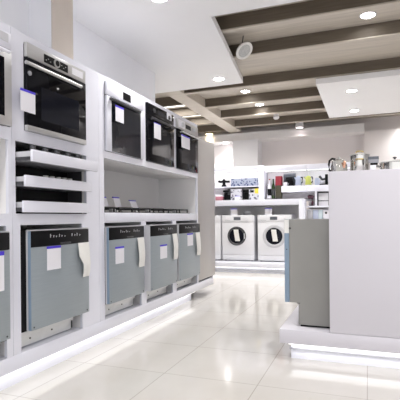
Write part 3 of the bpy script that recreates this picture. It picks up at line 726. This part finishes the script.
# --- upper right shelf z 1.535
ZU = 1.5355
p = prod('backing_board', 'slate dark backing board behind the black coffee maker on the right shelf', 'board', -1.36, YS + 0.2, ZU)
B(-0.11, 0.115, 0, 0.012, 0, 0.255).build('board', M['slate'], p)
B(-0.11, 0.115, -0.004, 0.0, 0.235, 0.255).build('rail', M['grey'], p)
p = prod('coffee_machine', 'black coffee maker in front of the slate board on the right shelf', 'coffee machine', -1.345, YS + 0.02, ZU)
B(-0.03, 0.075, 0.07, 0.16, 0.0, 0.16, bev=0.01).build('body', M['black'], p)
MB().xprism([(0, 0.12), (0.16, 0.10), (0.16, 0.19), (0.03, 0.17)], -0.06, 0.07).build('head', M['black'], p)
B(-0.03, 0.07, 0.0, 0.07, 0.0, 0.015).build('drip_tray', M['dark'], p)
def make_kettle(label, x, m, y=0.07):
    p = prod('kettle', label, 'kettle', x, YS + y, ZU)
    MB().cyl((0, 0, 0), 0.07, 0.016).build('base', M['lgrey'], p)
    MB().lathe([(0, 0.0165), (0.054, 0.0165), (0.057, 0.03), (0.05, 0.12), (0.042, 0.165), (0.025, 0.18), (0, 0.182)], seg=32).build('body', m, p)
    MB().tube([(0.042, 0, 0.155), (0.068, 0, 0.16), (0.075, 0, 0.13), (0.07, 0, 0.07), (0.053, 0, 0.05)], 0.011).build('handle', M['black'], p)
    MB().tube([(-0.044, 0, 0.12), (-0.06, 0, 0.145), (-0.066, 0, 0.165)], 0.012).build('spout', m, p)
    return p
make_kettle('pale blue kettle with black handle on the upper right shelf', -1.178, M['ltblue'])
make_kettle('lime yellow kettle with black handle on the upper right shelf', -1.0, M['lime'])
p = prod('cup', 'white cup in front of the black coffee maker on the right shelf', 'cup', -1.40, YS - 0.01, ZU)
MB().lathe([(0, 0), (0.03, 0), (0.04, 0.07), (0.036, 0.07), (0.026, 0.006), (0, 0.006)], seg=24).build('bowl', M['tagw'], p)
MB().tube([(0.036, 0, 0.055), (0.058, 0, 0.05), (0.055, 0, 0.025), (0.032, 0, 0.018)], 0.005).build('handle', M['tagw'], p)
p = prod('stand_mixer', 'white and black mixer with raised arm at the right shelf end', 'mixer', -0.72, YS + 0.06, ZU)
B(-0.09, 0.06, 0, 0.12, 0, 0.025, bev=0.006).build('base', M['black'], p)
B(0.01, 0.06, 0.03, 0.09, 0.025, 0.2, bev=0.01).build('column', M['black'], p)
MB().tube([(0.03, 0.06, 0.12), (-0.04, 0.06, 0.11), (-0.09, 0.06, 0.17)], 0.022).build('arm', M['dark'], p)
MB().lathe([(0, 0.026), (0.03, 0.026), (0.045, 0.085), (0.042, 0.085), (0.025, 0.03), (0, 0.03)], (-0.05, 0.05, 0), seg=24).build('bowl', M['tagw'], p)
p = prod('jug', 'white jug left of the mixer on the upper right shelf', 'jug', -0.84, YS + 0.03, ZU)
MB().lathe([(0, 0), (0.04, 0), (0.045, 0.08), (0.035, 0.13), (0.032, 0.13), (0.036, 0.01), (0, 0.01)], seg=28).build('jug_body', M['ltblue'], p)
MB().tube([(0.036, 0, 0.11), (0.065, 0, 0.1), (0.06, 0, 0.05), (0.042, 0, 0.04)], 0.006).build('handle', M['lgrey'], p)
# --- lower right shelf z 1.17 and 0.93
p = prod('hair_dryer', 'plum dark hair dryer standing on the lower right shelf', 'hair dryer', -0.955, YS + 0.02, 1.1705)
MB().tube([(-0.05, 0.03, 0.155), (-0.02, 0.03, 0.165), (0.02, 0.03, 0.16), (0.045, 0.03, 0.145)], 0.034, 14).build('barrel', M['plum'], p)
MB().tube([(0.025, 0.03, 0.14), (0.03, 0.03, 0.07), (0.02, 0.03, 0.0155)], 0.022, 12).build('grip', M['plum'], p)
B(-0.03, 0.06, 0, 0.07, 0, 0.015).build('foot', M['black'], p)
p = prod('picture_frame', 'black framed white panel right of the plum hair dryer', 'frame', -0.735, YS + 0.03, 1.1705)
B(-0.09, 0.09, 0.004, 0.014, 0.0, 0.235).build('panel', M['tagw'], p)
g = MB().box(-0.1, -0.085, 0, 0.018, 0, 0.24).box(0.085, 0.1, 0, 0.018, 0, 0.24).box(-0.085, 0.085, 0, 0.018, 0.225, 0.24).box(-0.085, 0.085, 0, 0.018, 0.08, 0.092)
g.build('frame', M['black'], p)
for x, w, m, lb in ((-0.97, 0.05, 'lgrey', 'pale grey clear carton at the left end of the lowest right shelf'), (-0.87, 0.045, 'ltblue', 'pale blue carton in the middle of the lowest right shelf'), (-0.785, 0.035, 'aqua', 'pale aqua carton beside the white dispenser on the lowest shelf')):
    p = prod('carton', lb, 'carton', x, YS, 0.9305)
    B(-w, w, 0, 0.15, 0, 0.165, bev=0.002).build('box', M[m], p)
    B(-w - 0.001, w + 0.001, -0.001, 0.151, 0.166, 0.176).build('lid', M['tagw'], p)
p = prod('dispenser', 'white rounded dispenser with dark spot at the lowest right shelf end', 'dispenser', -0.69, YS, 0.9305)
B(-0.055, 0.06, 0, 0.12, 0, 0.17, bev=0.02).build('body', M['tagw'], p)
MB().cyl((0.0, -0.004, 0.11), 0.02, 0.005, 'y').build('nozzle', M['dark'], p)

# ------------------------------------------------------------------ ceiling fittings
def spot(parent, energy, col=(1, 0.98, 0.95), ang=2.2, zoff=-0.02, r=0.06):
    l = bpy.data.lights.new('spot_lamp', 'SPOT'); l.energy = energy; l.color = col; l.spot_size = ang; l.spot_blend = 0.9; l.shadow_soft_size = r
    o = bpy.data.objects.new('spot_lamp', l); COL.objects.link(o); o.parent = parent; o.location = (0, 0, zoff)
    return o
def downlight(label, loc, r=0.085, energy=60, m='lamp', group=None, ring=True, col=(1, 0.985, 0.965)):
    t = thing('ceiling_light', label, 'ceiling light', loc, 0, group)
    MB().lathe([(r * 0.8, 0), (r, 0), (r, -0.004), (r * 0.9, -0.009), (r * 0.8, -0.006), (r * 0.8, 0)], seg=36).build('trim_ring', M['washw'], t)
    MB().cyl((0, 0, -0.005), r * 0.79, 0.0045).build('diffuser', M[m], t)
    spot(t, energy, col)
    return t
ES = 110
d0 = downlight('round recessed light in the white ceiling near its cut corner', (-1.82, 5.53, 2.8095), energy=ES)
dup(d0, (-1.60, 3.30, 2.8095), 'round recessed light in the white ceiling at the top photo edge')
for x, y in ((-1.6, 1.1), (-1.6, -1.1), (0.5, 2.6), (0.5, 0.5), (0.5, -1.6), (2.6, 2.6), (2.6, 0.5), (2.6, -1.6)):  # unseen downlights added to brighten the room
    dup(d0, (x, y, 2.8095), 'unseen round light added to the white ceiling outside the picture', 'unseen lights added to the white ceiling beyond the frame')
dup(d0, (-0.203, 6.80, 2.8095), 'nearer of the two round lights in the dropped white panel at right')
dup(d0, (-0.20, 8.10, 2.8095), 'farther of the two round lights in the dropped white panel at right')
dup(d0, (0.02, 4.86, 3.0495), 'round light between the timber beams at the upper right')
dup(d0, (-1.865, 7.05, 3.0495), 'nearer bright round light between the beams right of the broad beam')
dup(d0, (-1.843, 7.98, 3.0495), 'farther bright round light between the beams right of the broad beam')
dup(d0, (-3.05, 9.72, 2.6995), 'small round light under the pale bulkhead left of the white pillar')
for x, y in ((2.2, 4.86), (2.2, 7.05), (2.2, 9.5), (0.9, 9.3), (-4.4, 8.1), (-4.4, 9.0)):  # more unseen lamps, added for extra light around the beams
    dup(d0, (x, y, 3.0495 if y != 7.05 else 2.8095), 'unseen round light added between timber beams outside the picture', 'unseen lights added between the beams beyond the frame')
w = downlight('warm glowing round lamp above the top of the tall grey unit', (-3.42, 9.6, 3.0495), 0.10, 30, 'lamp_warm', col=(1, .8, .5))
w.location = (-3.40, 9.58, 2.90)
MB().cyl((0, 0, 0.0), 0.1, 0.148).build('housing', M['brass'], w)
rl = downlight('rosy glowing lamp at the foot of the beams above the bulkhead', (-1.33, 9.45, 2.86), 0.085, 25, 'lamp_rose', col=(1, .88, .85))
MB().cyl((0, 0, 0.0), 0.085, 0.188).build('housing', M['washw'], rl)
for (x, y, lb) in ((-3.31, 7.30, 'nearer bright square light panel left of the broad ceiling beam'), (-3.31, 8.12, 'farther bright square light panel left of the broad ceiling beam')):
    t = thing('light_panel', lb, 'ceiling light', (x, y, 3.0495))
    B(-0.32, 0.32, -0.22, 0.22, -0.012, 0, bev=0.002).build('frame', M['washw'], t)
    B(-0.30, 0.30, -0.20, 0.20, -0.016, -0.0125).build('diffuser', M['lamp_panel'], t)
    area('panel_light', (0, 0, -0.02), 0.6, 22, (1, .98, .94), (0, 0, 0), t, sy=0.4)
for o in COL.objects:
    if o.type == 'LIGHT' and o.name.startswith('spot_lamp') and o.parent and o.parent.location.y > 6:
        if o.data.users > 1 or o.parent.name.startswith('ceiling_light'):
            if o.data.energy > 100:
                if 'spot_back' not in bpy.data.lights:
                    b_ = o.data.copy(); b_.name = 'spot_back'; b_.energy = 135
                o.data = bpy.data.lights['spot_back']
# smoke detector
sd = thing('smoke_detector', 'small white dome detector under the beams near the bulkhead', 'smoke detector', (-1.66, 8.62, 3.0495))
MB().lathe([(0, 0), (0.05, 0), (0.05, -0.09), (0.06, -0.1), (0.06, -0.135), (0.035, -0.16), (0, -0.163)], seg=28).build('dome', M['washw'], sd)
MB().lathe([(0.0605, -0.108), (0.0605, -0.114)], seg=28).build('vent_slot', M['grey'], sd)
# round speaker hanging in the beams
spk = thing('ceiling_speaker', 'round white rimmed speaker hanging tilted at the corner of the timber ceiling', 'speaker', (-1.301, 4.90, 2.881))
spk.rotation_euler = Vector((0.6, -0.35, -0.72)).to_track_quat('-Z', 'Y').to_euler()
MB().lathe([(0.078, 0.0), (0.105, -0.002), (0.108, 0.008), (0.10, 0.018), (0.078, 0.012), (0.078, 0.0)], seg=44).build('rim', M['paper'], spk)
MB().lathe([(0, 0.004), (0.077, 0.004), (0.077, 0.014), (0, 0.014)], seg=40).build('grille', M['grille'], spk)
MB().lathe([(0, 0.015), (0.07, 0.015), (0.055, 0.05), (0, 0.05)], seg=32).build('cone_back', M['dark'], spk)
MB().tube([(0.0, 0.0, 0.05), (0.0, 0.02, 0.08), (0.02, 0.12, 0.12)], 0.006).build('hanger', M['dark'], spk)

# ------------------------------------------------------------------ daylight from the open shop front, camera, view
wd = bpy.data.worlds.new('World'); SC.world = wd; wd.use_nodes = True
bg = wd.node_tree.nodes['Background']; bg.inputs['Color'].default_value = (0.97, 0.97, 1.0, 1); bg.inputs['Strength'].default_value = 1.7

yaw, roll, f, cy = 0.363526, -0.0090253, 440.7, 217.127
F_ = Vector((-math.sin(yaw), math.cos(yaw), 0)); R0 = Vector((math.cos(yaw), math.sin(yaw), 0)); U0 = Vector((0, 0, 1))
Rv = R0 * math.cos(roll) + U0 * math.sin(roll); Uv = U0 * math.cos(roll) - R0 * math.sin(roll)
cam = bpy.data.cameras.new('Camera'); co = bpy.data.objects.new('Camera', cam); COL.objects.link(co)
mx = Matrix((Rv, Uv, -F_)).transposed().to_4x4(); mx.translation = (0, 0, 0.985)
co.matrix_world = mx
cam.sensor_width = 36; cam.lens = f / 400 * 36; cam.shift_y = (cy - 200) / 400
cam.clip_start = 0.05
SC.camera = co
SC.view_settings.view_transform = 'Standard'; SC.view_settings.look = 'None'; SC.view_settings.gamma = 1
SC.view_settings.use_curve_mapping = False
SC.view_settings.exposure = -0.08
